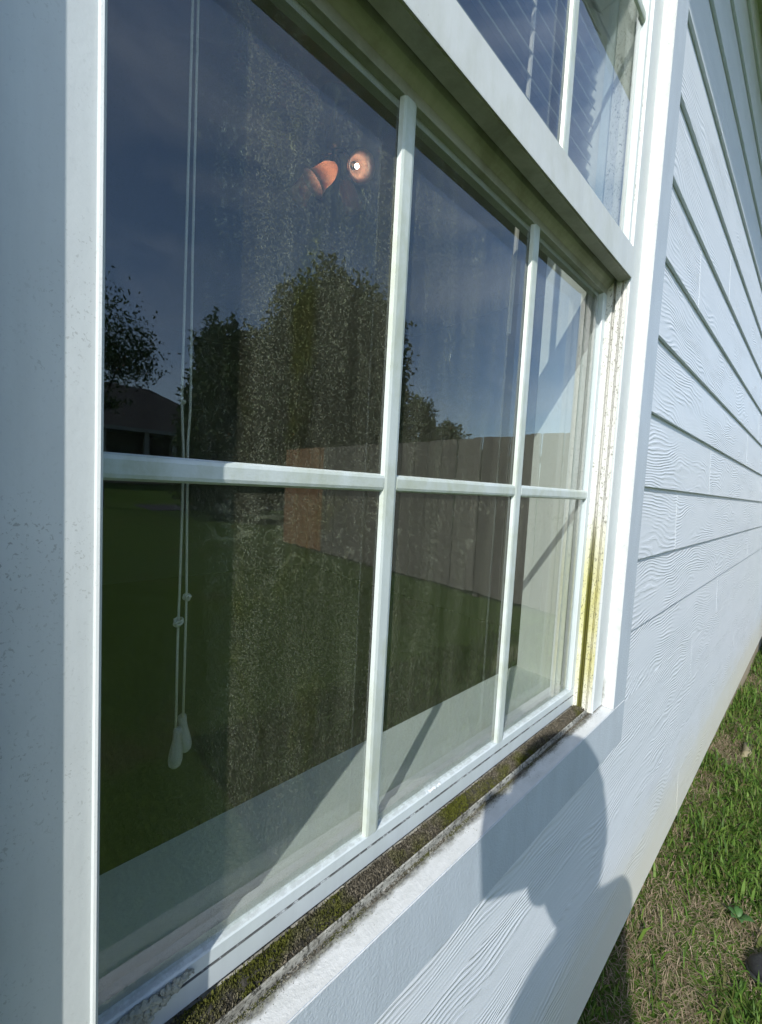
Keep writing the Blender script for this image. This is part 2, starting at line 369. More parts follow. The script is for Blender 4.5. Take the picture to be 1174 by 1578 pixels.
# ------------------------------------------------------------------ ground
def lawn_mat():
    t = NT('lawn_soil'); v = t.obj()
    n1 = t.noise(v, 1.2, 6, 0.65); n2 = t.noise(v, 40, 5, 0.7)
    c = t.mix(t.rng(n2, 0.35, 0.65), (0.050, 0.100, 0.014), (0.115, 0.185, 0.032))
    c = t.mix(t.rng(n1, 0.55, 0.75, 0, 0.6), c, (0.15, 0.12, 0.065))
    return t.bsdf(c, 0.95, 0.1, bump=n2, bdist=0.03)
M['lawn'] = lawn_mat()
xs = np.concatenate([np.linspace(-250, -6, 16), np.linspace(-5, 9, 71), np.linspace(10, 250, 16)])
ys = np.concatenate([np.linspace(-300, -40, 8), np.linspace(-36, -12, 25), np.linspace(-11, 0.8, 60), np.linspace(3, 60, 8)])
X, Y = np.meshgrid(xs, ys, indexing='ij'); Z = gz(X, Y)
nx, ny = len(xs), len(ys)
V = np.stack([X, Y, Z], -1).reshape(-1, 3)
F = [(i*ny+j, (i+1)*ny+j, (i+1)*ny+j+1, i*ny+j+1) for i in range(nx-1) for j in range(ny-1)]
tag(mesh('ground', V, F, M['lawn'], smooth=True), kind='structure')
asph = flat('asphalt', (0.055, 0.055, 0.058), 0.9, 0.25, 20)
road = MB().box((-60, -22.4, -1.60), (60, -18.6, -1.49)).build('road', asph); tag(road, kind='structure')

# ------------------------------------------------------------------ the house with the window
HOUSE = empty('house', (0, 0, -1.3), 'light blue grey lap sided house wall with the white grid window', 'house')
HO = Vector((0, 0, -1.3))
def hp(o):                      # parent to the house, keeping the world position
    o.parent = HOUSE; o.matrix_parent_inverse = Matrix.Translation(-HO); return o
TI_L, TI_R, TI_B, TI_T = -0.0265, 1.006, -0.4766, 1.475       # inner edges of the trim boards
TW = 0.082
TO_L, TO_R, TO_B, TO_T = TI_L-TW, TI_R+TW-0.001, -0.580, TI_T+TW
e = 0.1781; z0 = 1.102
joints = {3: 1.495, 2: 1.95, 6: 1.95, 7: 1.495, 0: 1.58, -2: 1.93, 9: 2.41, 11: 3.2, 5: 2.9, 4: 3.3, 1: 3.05, 8: 3.4, 10: 1.35+0.6, 12: 2.6, 13: 1.95, -1: 3.2, -3: 2.4}
XL, XR = -4.0, 9.0
def board(x0, x1, zb, zt, lowz=None):
    h = 0.208; sl = 0.0095/0.21
    top = min(zb+h, zt); yb = 0.0; yt = (top-zb)*sl
    b = MB().prism([(yb, lowz if lowz else zb), (yb+0.0078, lowz if lowz else zb), (yt+0.0078, top), (yt, top)], 'x', x0, x1)
    o = b.build('siding_board', M['siding'], bevel=0.0009, seg=1); hp(o); return o
for i in range(-3, 14):
    zb = z0 - i*e
    segs = []
    if zb < TO_B - e + 0.005 or zb > TO_T:  spans = [(XL, XR)]
    elif zb < TO_B: spans = [(XL, XR)]
    else: spans = [(XL, TO_L-0.001), (TO_R+0.001, XR)]
    low = -1.240 if i == 13 else None
    for (a, b_) in spans:
        cuts = [a]
        jj = joints.get(i, 2.2)
        for c_ in (jj-3.66, jj, jj+3.66):
            if a+0.05 < c_ < b_-0.05: cuts.append(c_)
        cuts.append(b_)
        for k in range(len(cuts)-1):
            g0 = 0.0008 if k else 0; g1 = 0.0008 if k < len(cuts)-2 else 0
            zt_ = -0.490 if zb < TO_B < zb+0.178 else 5.0      # this row stops behind the bottom trim board
            board(cuts[k]+g0, cuts[k+1]-g1, zb, zt_, low)
        for c_ in cuts[1:-1]:
            sl = 0.0095/0.21
            if -0.2 < c_ < 6 and i < 10:
                cb = MB().prism([(-0.0004, zb+0.0015), (0.003, zb+0.0015), (0.003+0.178*sl, zb+0.176), (-0.0004+0.178*sl, zb+0.176)], 'x', c_-0.0012, c_+0.0012)
                hp(cb.build('caulk_bead', M['caulk']))
# structural wall round the opening
wx0, wx1, wz0, wz1 = 0.030, 0.958, -0.452, 1.46
for nm, a, b_ in (('wall_core', (XL, 0.0185, -1.26), (wx0, 0.195, 1.75)), ('wall_core', (wx1, 0.0185, -1.26), (XR, 0.195, 1.75)),
                  ('wall_core', (wx0, 0.0790, -1.26), (wx1, 0.195, wz0)), ('wall_core', (wx0, 0.0185, -1.26), (wx1, 0.0785, -0.502)), ('wall_core', (wx0, 0.0185, wz1), (wx1, 0.195, 1.75))):
    hp(box(nm, a, b_, M['drywall']))
hp(box('foundation', (XL+0.03, 0.036, -1.9), (XR-0.03, 0.19, -1.258), M['concrete']))
# trim boards: front faces grey paint, sun-facing returns coloured paler as sunlit
def trim(poly_box, ret):
    a, b_ = poly_box
    o = MB().box(a, b_).build('window_trim_board', [M['trim'], M['trimtop']], bevel=0.0012, seg=2); hp(o)
    for p in o.data.polygons:
        n = p.normal
        if (ret == 'top' and n.z > 0.8) or (ret == 'left' and n.x < -0.8): p.material_index = 1
    return o
YT = -0.011
trim((( TO_L, YT, TO_B), (TO_R, 0.0185, TI_B)), 'top')
trim((( TO_L, YT, TI_B+0.0005), (TI_L, 0.0185, TI_T-0.0005)), '')
trim((( TI_R, YT, TI_B+0.0005), (TO_R, 0.0185, TI_T-0.0005)), 'left')
trim((( TO_L, YT, TI_T), (TO_R, 0.0185, TO_T)), '')

# window frame
JR, JL = 0.945, 0.0451
prR = [(1.02, .014), (JR+.0042, .014), (JR+.0032, .0122), (JR+.0018, .0116), (JR+.0006, .0122), (JR, .0140), (JR, .0230), (JR+.005, .0230), (JR+.005, .0246), (JR+.0015, .0246), (JR+.0015, .0256), (JR+.005, .0256), (JR+.005, .0273),
       (JR, .0273), (JR, .0366), (JR+.011, .0366), (JR+.011, .0430), (JR, .0430), (JR, .078), (1.02, .078)]
fr = MB()
fr.prism([(1.005, .0139), (JR+.0043, .0139), (JR+.0032, .0122), (JR+.0018, .0116), (JR+.0006, .0122), (JR, .0140), (JR, .0162), (1.005, .0162)], 'z', -0.4735, 1.47)
fr.prism([(-0.03, .0140), (JL-.0045, .0140), (JL-.0034, .0116), (JL-.0018, .0110), (JL-.0004, .0122), (JL, .0140), (JL, .078), (-0.02, .078), (-0.02, 0.0190), (-0.03, 0.0190)], 'z', -0.4735, 1.47)
fr.prism([(.014, 1.43), (.014, 1.50), (.078, 1.50), (.078, 1.43)], 'x', -0.02, 1.0)
hp(fr.build('window_frame', M['vinyl']))
jm = MB().prism([(1.015, .0164), (JR, .0164)] + prR[6:-1] + [(1.015, .078)], 'z', -0.4745, 1.469)
jo = jm.build('sash_track', M['jamb']); hp(jo)
sl = MB()
sl.prism([(.0193, -.4870), (.0193, -.4790), (.0225, -.4775), (.0232, -.4690), (.0245, -.4684), (.0252, -.4690), (.0256, -.4830), (.0800, -.4790), (.0800, -.50), (.0193, -.50)], 'x', -0.019, 1.014)
hp(sl.build('window_sill', M['grimy']))

# lower sash
def sash(prefix_parts, y0, yb, zlo_poly, zhi_poly, xl, xr, mat_rail):
    m = MB()
    m.prism(zlo_poly, 'x', xl, xr); m.prism(zhi_poly, 'x', xl, xr)
    return m
g = 0.0615
low_rail = [(.054, -.4705), (.054, -.4492), (.0553, -.4484), (.0553, -.4472), (.054, -.4464), (.0545, -.4340), (.0560, -.4325), (.0600, -.4318), (.0772, -.4318), (.0772, -.4705)]
hi_rail = [(.0600, .4315), (.0545, .4315), (.0540, .4325), (.0540, .4440), (.0510, .4462), (.0470, .4500), (.0430, .4548), (.0405, .4610), (.0400, .47), (.0400, .4840), (.0772, .4840), (.0772, .4315)]
ls = MB(); ls.prism(low_rail, 'x', JL+.001, JR-.0006); 
ls.prism([(.9275, .0560), (.9285, .0540), (JR-.0008, .0540), (JR-.0008, .0768), (.9275, .0768)], 'z', -.4322, .4313)
ls.prism([(.0490, .0560), (.0482, .0540), (JL+.0008, .0540), (JL+.0008, .0768), (.0490, .0768)], 'z', -.4322, .4313)
LS = hp(ls.build('lower_sash', M['sashwhite']))
def sub(o, par):
    o.parent = par; return o
hr = MB().prism(hi_rail, 'x', JL+.001, JR-.0006).build('meeting_rail', M['meet']); sub(hr, LS)
def muntin(par, axis, a, b, c, yf, yb, w, mat=None):
    hw = w/2; cr = .0022; m = MB()
    if axis == 'z': poly = [(c-hw-.0022, yb), (c-hw, yf+.0010), (c-hw+.0035, yf), (c+hw-.0035, yf), (c+hw, yf+.0010), (c+hw+.0022, yb)]; m.prism(poly, 'z', a, b)
    else:
        poly = [(yb, c-hw-.002), (yf+.0010, c-hw), (yf, c-hw+.003), (yf, c+hw-.003), (yf+.0010, c+hw), (yb, c+hw+.002)]; m.prism(poly, 'x', a, b)
    return sub(m.build('muntin', mat or M['muntin']), par)
ZM = 0.0044
for xm in (.3347, .6330): muntin(LS, 'z', -.4330, .4330, xm, .0540, .0600, .0195)
for (a, b_) in ((.0492, .3240), (.3455, .6222), (.6438, .9280)): muntin(LS, 'x', a, b_, ZM, .0546, .0600, .0165)
def pane(a, b_, mat, par, nm='glass_pane'):
    return sub(MB().box(a, b_).build(nm, mat), par)
pane((.0486, .0606, -.4335), (.934, .0634, .4335), M['glass_outer'], LS)
pane((.0488, .0735, -.4335), (.932, .0762, .4335), M['glass_inner'], LS, 'inner_glass_pane')
def spacer(par, x0, x1, zlo, zhi, ya, yb):
    m = MB(); w = .008; wl = .0028
    m.box((x0, ya, zlo), (x1, yb, zlo+w)); m.box((x0, ya, zhi-w), (x1, yb, zhi)); m.box((x0, ya, zlo+w), (x0+wl, yb, zhi-w)); m.box((x1-w, ya, zlo+w), (x1, yb, zhi-w))
    # small desiccant bumps down the side strips
    k = zlo+.02
    while k < zhi-.02:
        m.box((x1-w-.0008, ya+.003, k), (x1-w, yb-.003, k+.006)); k += .0125
    return sub(m.build('pane_spacer', M['spacer'], None), par)
spacer(LS, .0462, .9268, -.4312, .4308, .0636, .0733)

# upper sash
us = MB()
up_rail = [(.0330, .4520), (.0125, .4520), (.0118, .4532), (.0104, .4532), (.0092, .4522), (.0090, .4535), (.0090, .5110), (.0105, .5135), (.0245, .5165), (.0360, .5165), (.0330, .4540)]
us.prism([(.0385, 1.385), (.0120, 1.385), (.0120, 1.429), (.0385, 1.429)], 'x', JL+.001, JR-.0006)
us.prism([(.9335, .0245), (.9345, .0175), (JR-.0008, .0175), (JR-.0008, .0388), (.9335, .0388)], 'z', .5160, 1.3848)
us.prism([(.0490, .0245), (.0482, .0175), (JL+.0008, .0175), (JL+.0008, .0388), (.0490, .0388)], 'z', .5160, 1.3848)
US = hp(us.build('upper_sash', M['sashwhite']))
ur = MB().prism(up_rail, 'x', JL+.0004, JR-.0003).build('bottom_rail', M['railwhite']); sub(ur, US)
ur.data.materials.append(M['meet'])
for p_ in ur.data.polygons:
    if p_.normal.z < -0.5: p_.material_index = 1  # down-facing faces get the mildew tint with shade painted in
for xm in (.3385, .6400): muntin(US, 'z', .5150, 1.3848, xm, .0205, .0262, .0195)
for (a, b_) in ((.0492, .3278), (.3492, .6293), (.6507, .9335)): muntin(US, 'x', a, b_, .952, .0211, .0262, .0165)
pane((.0486, .0264, .5110), (.940, .0290, 1.3880), M['glass_upper'], US)
pane((.0488, .0360, .5110), (.940, .0384, 1.3880), M['glass_inner'], US, 'inner_glass_pane')
spacer(US, .0462, .9330, .5168, 1.384, .0292, .0358)

# interior returns, sill, room shell
hp(box('interior_sill', (wx0+.0005, .0785, -.4515), (wx1-.0005, .2050, -.4352), M['sill_in'], bevel=.002))
JX = wx1
hp(MB().box((JX-.0105, .0805, -.4350), (JX-.0003, .1960, 1.459)).build('interior_jamb', M['drywall']))
hp(MB().box((wx0+.0003, .0805, -.4350), (wx0+.0105, .1960, 1.459)).build('interior_jamb', M['drywall']))
hp(MB().box((JX-.0175, .0795, -.4345), (JX-.0106, .0960, 1.455)).build('interior_stop', M['sashwhite']))
rx0, rx1, ry1, rz0, rz1 = -1.6, 3.0, 4.4, -1.10, 1.50
t_ = 0.08
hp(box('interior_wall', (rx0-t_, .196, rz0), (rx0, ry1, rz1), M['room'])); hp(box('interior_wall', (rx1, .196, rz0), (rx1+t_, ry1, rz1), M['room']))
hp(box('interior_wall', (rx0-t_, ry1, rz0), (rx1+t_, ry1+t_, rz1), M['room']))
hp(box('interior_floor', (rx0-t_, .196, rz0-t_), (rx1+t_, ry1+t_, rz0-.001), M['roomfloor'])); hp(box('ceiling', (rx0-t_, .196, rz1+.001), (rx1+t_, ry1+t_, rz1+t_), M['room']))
# eave
EO = -0.356; EZ = 1.765
k = XL
while k < XR:
    hp(MB().box((k+.002, EO+.002, EZ), (min(k+.40, XR)-.002, 0.195, EZ+.012)).build('soffit_panel', M['soffit'])); k += .40
hp(box('fascia_board', (XL-.2, EO-.022, EZ-.012), (XR+.2, EO, EZ+.16), M['soffit'], bevel=.002))
rf = MB().prism([(EO-.045, EZ+.15), (EO-.045, EZ+.168), (4.4, EZ+1.95), (4.4, EZ+1.93)], 'x', XL-.3, XR+.3); rf.prism([(4.402, EZ+1.93), (4.402, EZ+1.95), (9.2, EZ+.10), (9.2, EZ+.08)], 'x', XL-.3, XR+.3)
hp(rf.build('roof', M['shingle']))
hp(box('end_wall', (XL, .197, -1.9), (XL+.1, 8.8, 1.75), M['siding'])); hp(box('end_wall', (XR-.1, .197, -1.9), (XR, 8.8, 1.75), M['siding']))
hp(box('rear_wall', (XL+.1, 8.7, -1.9), (XR-.1, 8.8, 1.75), M['siding']))

# ------------------------------------------------------------------ blind with cords and wand
BL = empty('window_blind', (.49, .125, 1.44), 'half raised cream window blind with hanging cords behind the glass', 'blind')
def bp_(o, par=None):
    o.parent = par or BL
    if par is None: o.matrix_parent_inverse = Matrix.Translation(-Vector((.49, .125, 1.44)))
    return o
bp_(box('headrail', (.045, .095, 1.405), (.94, .150, 1.445), M['blind'], bevel=.002))
sm0 = None
zz = 0.70
slats = []
while zz < 1.39:
    m = MB(); P = []; n = 5
    for s_ in (.048, .936):
        for q in range(n):
            u = (q/(n-1)-.5); P.append((s_, u*.030, u*.040 + .0035*(1-(2*u)**2)))
        for q in reversed(range(n)):
            u = (q/(n-1)-.5); P.append((s_, u*.030+.0014, u*.040 + .0035*(1-(2*u)**2)-.0014))
    if sm0 is None:
        N = 2*n; Fc = [tuple(range(N)), tuple(reversed(range(N, 2*N)))] + [(a, a+N, (a+1) % N + N, (a+1) % N) for a in range(N)]
        o = mesh('slat', P, Fc, M['blind']); sm0 = o.data
    else:
        o = link(bpy.data.objects.new('slat', sm0))
    o.location = (0, .122, zz); o.parent = BL; o.matrix_parent_inverse = Matrix.Translation(-Vector((.49, .125, 1.44)))
    zz += .038
bp_(box('bottom_rail', (.048, .107, .660), (.936, .137, .676), M['blind'], bevel=.002))
def cord(pts, r=.0011): return bp_(MB().tube(pts, r, 6).build('pull_cord', M['cord'], smooth=True))
c1 = cord([(.1175, .100, 1.40), (.1175, .100, .40), (.1160, .100, .13), (.1155, .100, .068), (.1180, .100, .02), (.1180, .100, -.02), (.1172, .100, -.10), (.1163, .100, -.16), (.1165, .100, -.238)])
c2 = cord([(.1280, .101, 1.40), (.1250, .101, .60), (.1222, .101, .40), (.1222, .101, .20), (.1232, .101, .06), (.1218, .101, .030), (.1222, .101, -.02), (.1236, .101, -.115), (.1230, .101, -.228)])
def knot(c, par, r=.0036):
    m = MB(); c = Vector(c)
    for j in range(3):
        q = Euler((random.uniform(-1, 1), random.uniform(-1, 1), j)).to_matrix()
        m.tube([c + q @ Vector((r*math.cos(a)*1.0, r*.7*math.sin(a), r*.35*math.sin(2*a))) for a in np.linspace(0, 2*math.pi, 13)], .0012, 5, False)
    return sub_(m.build('knot', M['cord'], smooth=True), par)
def sub_(o, par):
    o.parent = par; o.matrix_parent_inverse = (Matrix.Translation(-Vector((.49, .125, 1.44)))) if par is BL else Matrix.Identity(4)
    return o
knot((.1165, .0995, -.134), c1, .0042); knot((.1240, .1005, -.112), c2, .0032); knot((.1172, .100, .066), c1, .0010)
tp = [(.0001, .030), (.0030, .030), (.0046, .0285), (.0050, .025), (.0047, .021), (.0050, .015), (.0066, .005), (.0078, -.004), (.0080, -.010), (.0068, -.0155), (.0040, -.0185), (.0001, -.0195)]
tp = [(r__*.78, h__*.78) for r__, h__ in reversed(tp)]
sub_(MB().lathe(tp, (.1168, .0995, -.2590), 20, Vector((.06, 0, 1))).build('tassel', M['tassel'], smooth=True), c1)
sub_(MB().lathe(tp, (.1252, .1040, -.2500), 20, Vector((-.10, 0, 1))).build('tassel', M['tassel'], smooth=True), c2)
bp_(MB().tube([(.672, .110, 1.40), (.670, .112, .60), (.6655, .114, .285)], .0042, 6).build('tilt_wand', flat('clear_wand', (.55, .52, .47), .25, .05, 20)))

# ------------------------------------------------------------------ ceiling lamp inside
LF = empty('ceiling_lamp', (.92, 1.10, 1.50), 'lit ceiling lamp with bell shaped frosted shades seen through the glass', 'lamp')
def lp(o): o.parent = LF; o.matrix_parent_inverse = Matrix.Translation(-Vector((.92, 1.10, 1.50))); return o
lp(MB().lathe([(.001, -.20), (.022, -.20), (.032, -.17), (.030, -.13), (.012, -.11), (.012, -.04), (.055, -.02), (.06, 0)], (.95, 1.12, 1.50), 20).build('lamp_body', M['metal'], smooth=True))
def dome(c, axis, lit):
    a = Vector(axis).normalized(); c = Vector(c)
    lp(MB().tube([Vector((.95, 1.12, 1.30)), (Vector((.95, 1.12, 1.30))+c)/2+Vector((0, 0, .03)), c - a*.012], .006, 8).build('arm', M['metal'], smooth=True))
    prof = [(.012, -.01), (.020, .002), (.027, .015), (.030, .032), (.031, .050), (.035, .066), (.044, .080), (.0455, .080), (.036, .065), (.0325, .050), (.0315, .032), (.0285, .014), (.021, .0), (.013, -.011)]
    prof = [(r__*1.12, h__*1.25) for r__, h__ in prof]
    sh = lp(MB().lathe(prof, c, 28, a).build('lamp_shade', M['shade'], smooth=True))
    b = MB().lathe([(.0005, .016), (.005, .018), (.0075, .028), (.0085, .036), (.006, .046), (.0005, .050)], c, 14, a).build('bulb', M['bulb'] if lit else M['bulb_dim'], smooth=True)
    b.parent = sh
dome((.895, 1.035, 1.165), (-.60, .30, -.70), True)
dome((.968, 1.000, 1.195), (-.25, -.75, -.55), True)
dome((1.05, 1.17, 1.26), (.8, .4, -.5), False)
dome((.93, 1.24, 1.25), (-.2, .9, -.6), False)

# ------------------------------------------------------------------ moss and dirt in the sill track
def tufts(name, n, mat, fx, fy, fz, size, label, cat):
    xs_ = fx(n); ys_ = fy(n, xs_); V = np.zeros((n, 4, 3)); s = size*rng.uniform(.5, 1.6, n)
    dirs = rng.normal(size=(n, 3)); dirs[:, 2] = np.abs(dirs[:, 2])+.5; dirs /= np.linalg.norm(dirs, axis=1)[:, None]
    sd_ = rng.normal(size=(n, 3)); sd_ -= (sd_*dirs).sum(1)[:, None]*dirs; sd_ /= np.linalg.norm(sd_, axis=1)[:, None]
    base = np.stack([xs_, ys_, fz(xs_, ys_)], 1); w = .42
    V[:, 0] = base - sd_*s[:, None]*w*.6; V[:, 1] = base + sd_*s[:, None]*w*.6
    V[:, 2] = base + dirs*s[:, None] + sd_*s[:, None]*w*.3; V[:, 3] = base + dirs*s[:, None]*.9 - sd_*s[:, None]*w*.4
    F = np.arange(4*n).reshape(n, 4)
    o = mesh(name, V.reshape(-1, 3), F, mat); tag(o, label, cat, kind='stuff'); return o
def wav(x): return .5+.5*np.sin(x*31)*np.sin(x*11.3+1)
# silt bed
n = 240; xs_ = np.linspace(.046, .944, n); vv = []; ff = []
prof = [(.0258, -.4765), (.030, -.4725), (.038, -.4700), (.046, -.4712), (.0525, -.4740)]
for i, x in enumerate(xs_):
    for j, (y_, z_) in enumerate(prof): vv.append((x, y_, z_ + (.0018*(wav(x*1.7+j)-.5) + rng.normal()*.0006)*(j not in ())))
for i in range(n-1):
    for j in range(4): ff.append((i*5+j, (i+1)*5+j, (i+1)*5+j+1, i*5+j+1))
tag(mesh('sill_silt', vv, ff, M['silt'], smooth=False), 'dark wet silt bed lying in the sill track', 'dirt', kind='stuff')
tufts('moss', 26000, M['moss'], lambda n: rng.uniform(.046, .944, n), lambda n, x: .0258 + .0262*rng.beta(1.6, 1.6, n),
      lambda x, y: -.4735 + .0035*(1-((y-.039)/.014)**2) + .0016*(wav(x)-.5), .0021, 'green and brown moss growing along the sill track below the lower sash', 'moss')
tufts('dirt_crust', 14000, M['moss'], lambda n: rng.uniform(-.02, .99, n), lambda n, x: .0218 - np.abs(rng.normal(size=n))*.0040*(1+wav(x*.7)),
      lambda x, y: np.full_like(x, -.4772), .0011, 'dark dirt crust along the outer edge of the window sill', 'dirt')
# crumbled lump at the lower left of the sash
m = MB()
for q in range(420):
    u = rng.uniform(0, 1)**1.2; x = .056 + .062*u + rng.normal()*.002
    y_ = .0535 - rng.uniform(0, .004); z_ = -.4365 - (1-u)*rng.uniform(.0, .030) + rng.normal()*.001
    r = rng.uniform(.0010, .0038)*(1.2-u*.6)
    bm = bmesh.new(); bmesh.ops.create_icosphere(bm, subdivisions=1, radius=r)
    P = [(x+v.co.x*rng.uniform(.45, 1.5), y_+v.co.y*.9, z_+v.co.z*rng.uniform(.45, 1.5)) for v in bm.verts]; Fq = [tuple(v.index for v in f.verts) for f in bm.faces]; bm.free()
    m.add(P, Fq)
tag(m.build('crumbled_sealant', M['clump']), 'grey crumbled sealant lumps on the lower left corner of the sash rail', 'debris', kind='stuff')
m = MB()
for q in range(26):
    x = .455 + rng.normal()*.006; bm = bmesh.new(); bmesh.ops.create_icosphere(bm, subdivisions=1, radius=rng.uniform(.0008, .002))
    P = [(x+v.co.x, .0555+v.co.y+rng.normal()*.0008, -.4328+v.co.z) for v in bm.verts]; Fq = [tuple(v.index for v in f.verts) for f in bm.faces]; bm.free(); m.add(P, Fq)
tag(m.build('sealant_crumbs', M['caulk']), 'small white crumbs on the top edge of the lower sash rail', 'debris', kind='stuff')

# ------------------------------------------------------------------ grass
def grass_mat():
    t = NT('grass_blades'); r = t.n('NewGeometry').outputs['Random Per Island']
    cr = t.n('ValToRGB'); t.l(r, cr.inputs[0]); el = cr.color_ramp.elements
    el[0].position = 0; el[0].color = (.040, .095, .012, 1); el[1].position = 1; el[1].color = (.16, .14, .06, 1)
    for p, c in ((.35, (.095, .19, .025)), (.65, (.16, .26, .045)), (.86, (.10, .13, .03))):
        q = el.new(p); q.color = (*c, 1)
    m = t.bsdf(cr.outputs[0], 0.55, 0.3)
    tl = t.n('BsdfTranslucent'); t.l(cr.outputs[0], tl.inputs['Color']); mx = t.n('MixShader'); mx.inputs[0].default_value = .35
    t.l(t.p.outputs[0], mx.inputs[1]); t.l(tl.outputs[0], mx.inputs[2]); t.l(mx.outputs[0], t.out.inputs['Surface']); return m
def straw_mat():
    t = NT('dead_grass'); r = t.n('NewGeometry').outputs['Random Per Island']
    return t.bsdf(t.mix(r, (.10, .072, .040), (.35, .285, .19)), .8, .15)
M['grass'] = grass_mat(); M['straw'] = straw_mat()
def patchiness(x, y):     # 1 = dead, 0 = green
    v = .5*np.sin(x*4.3+1.1*np.sin(y*9)) + .5*np.sin(y*13+x*2.1+1.3) + .35*np.sin(x*11-y*8)
    v = .33 + .20*v
    v = v + .42*np.exp(-((y-.0)/.11)**2)*(x < 2.6) - .10
    for (px, py, r, a) in ((1.42, -.10, .13, .75), (1.62, -.17, .12, .6), (2.9, -.10, .3, .55), (1.2, -.16, .14, .45), (1.75, -.27, .10, .5), (4.6, -.05, .5, .5), (1.9, -.32, .16, -.35), (1.40, -.24, .07, -.3), (2.2, -.35, .3, -.3)):
        v = v + a*np.exp(-(((x-px)/(r*1.5))**2 + ((y-py)/(r*.8))**2))
    return np.clip((v-.32)/.45, 0, 1)
def blades(name, n, mat, hmin, hmax, wid, lie, xr, yr, keep, label, xpow=1.6):
    u = rng.uniform(0, 1, n*3)**xpow; x = xr[0] + (xr[1]-xr[0])*u; y = rng.uniform(yr[0], yr[1], n*3)
    d = patchiness(x, y); k = rng.uniform(0, 1, n*3) < keep(d); x, y = x[k][:n], y[k][:n]; n = len(x)
    z = gz(x, y); h = rng.uniform(hmin, hmax, n)*(1+.15*x); w = wid*(1+.22*x)*rng.uniform(.7, 1.3, n)
    a = rng.uniform(0, 2*np.pi, n); dr_ = np.stack([np.cos(a), np.sin(a), np.zeros(n)], 1); sd_ = np.stack([-np.sin(a), np.cos(a), np.zeros(n)], 1)
    base = np.stack([x, y, z], 1); le = rng.uniform(lie[0], lie[1], n)
    up = np.array([0, 0, 1.0])
    p1 = base + up*(h*.5*(1-le*.55))[:, None] + dr_*(h*.5*le*.8)[:, None]
    p2 = base + up*(h*(1-le)*.95)[:, None] + dr_*(h*le*1.05)[:, None]
    V = np.stack([base - sd_*w[:, None]/2, base + sd_*w[:, None]/2, p1 + sd_*w[:, None]*.42, p1 - sd_*w[:, None]*.42, p2], 1)
    V[:, :2, 2] -= .004
    I = np.arange(n)*5
    faces = np.concatenate([np.stack([I, I+1, I+2, I+3], 1)])
    tri = np.stack([I+3, I+2, I+4], 1)
    me = bpy.data.meshes.new(name); nv = n*5
    me.vertices.add(nv); me.vertices.foreach_set('co', V.reshape(-1)); me.loops.add(n*7); me.polygons.add(n*2)
    li = np.concatenate([faces, tri], 1).reshape(-1); me.loops.foreach_set('vertex_index', li.astype(np.int32))
    ls_ = np.stack([np.arange(n)*7, np.arange(n)*7+4], 1).reshape(-1); me.polygons.foreach_set('loop_start', ls_.astype(np.int32))
    me.polygons.foreach_set('loop_total', np.tile([4, 3], n).astype(np.int32)); me.update(calc_edges=True); me.materials.append(mat)
    o = link(bpy.data.objects.new(name, me)); tag(o, label, 'grass', kind='stuff'); return o
blades('grass', 80000, M['grass'], .026, .072, .0031, (.15, .8), (.7, 8.0), (-1.7, .03), lambda d: 1-.93*d, 'green lawn grass beside the house foundation')
blades('dead_grass', 46000, M['straw'], .016, .050, .0014, (.75, 1.0), (.7, 8.0), (-1.5, .03), lambda d: .22+.78*d, 'dry brown thatch and dead grass beside the house foundation')
blades('coarse_grass', 7000, M['grass'], .030, .085, .0058, (.35, .85), (.7, 6.0), (-1.2, .02), lambda d: 1-.97*d, 'broader bladed coarse grass tufts growing through the lawn')
# broad leafed weed, pale dry leaf, sticks
def leafy(c, n, r, mat, name, label, cat):
    root = empty(name, c, label, cat)
    for i in range(n):
        a = i*2*math.pi/n + random.uniform(-.3, .3); L_ = r*random.uniform(.8, 1.2); P = []; Fq = []
        for q in range(5):
            u = q/4; wd = .32*L_*math.sin(math.pi*min(1, u*.9+.08)); cx_ = u*L_; zz_ = .018*math.sin(u*2.2)+.012
            for s_ in (-1, 0, 1): P.append((cx_*math.cos(a)-s_*wd*math.sin(a), cx_*math.sin(a)+s_*wd*math.cos(a), zz_ + (.003 if s_ else 0)))
        for q in range(4):
            b = q*3; Fq += [(b, b+1, b+4, b+3), (b+1, b+2, b+5, b+4)]
        o = mesh('leaf', P, Fq, mat, root, True); so = o.modifiers.new('s', 'SOLIDIFY'); so.thickness = .0006
    return root
leafy((1.74, -.215, float(gz(1.74, -.215))), 5, .036, flat('weed_leaf', (.045, .11, .025), .5, .25, 40), 'weed', 'small broad leafed green weed in the dead grass near the black shoe', 'weed')
m = MB(); P = []; Fq = []
lc = Vector((3.05, -.12, float(gz(3.05, -.12))+.022))
for q in range(7):
    a = q*2*math.pi/7; P.append(tuple(lc+Vector((.10*math.cos(a)*(1+.2*math.sin(3*a)), (.030+.010*math.cos(2*a))*math.sin(a), .010*math.sin(2*a)))))
P.append(tuple(lc+Vector((0, 0, .012)))); Fq = [(q, (q+1) % 7, 7) for q in range(7)]
o = mesh('dry_leaf', P, Fq, flat('pale_leaf', (.26, .23, .14), .7, .2, 60), None, True); o.modifiers.new('s', 'SOLIDIFY').thickness = .002
tag(o, 'pale dry leaf lying on the grass close to the far foundation', 'leaf')

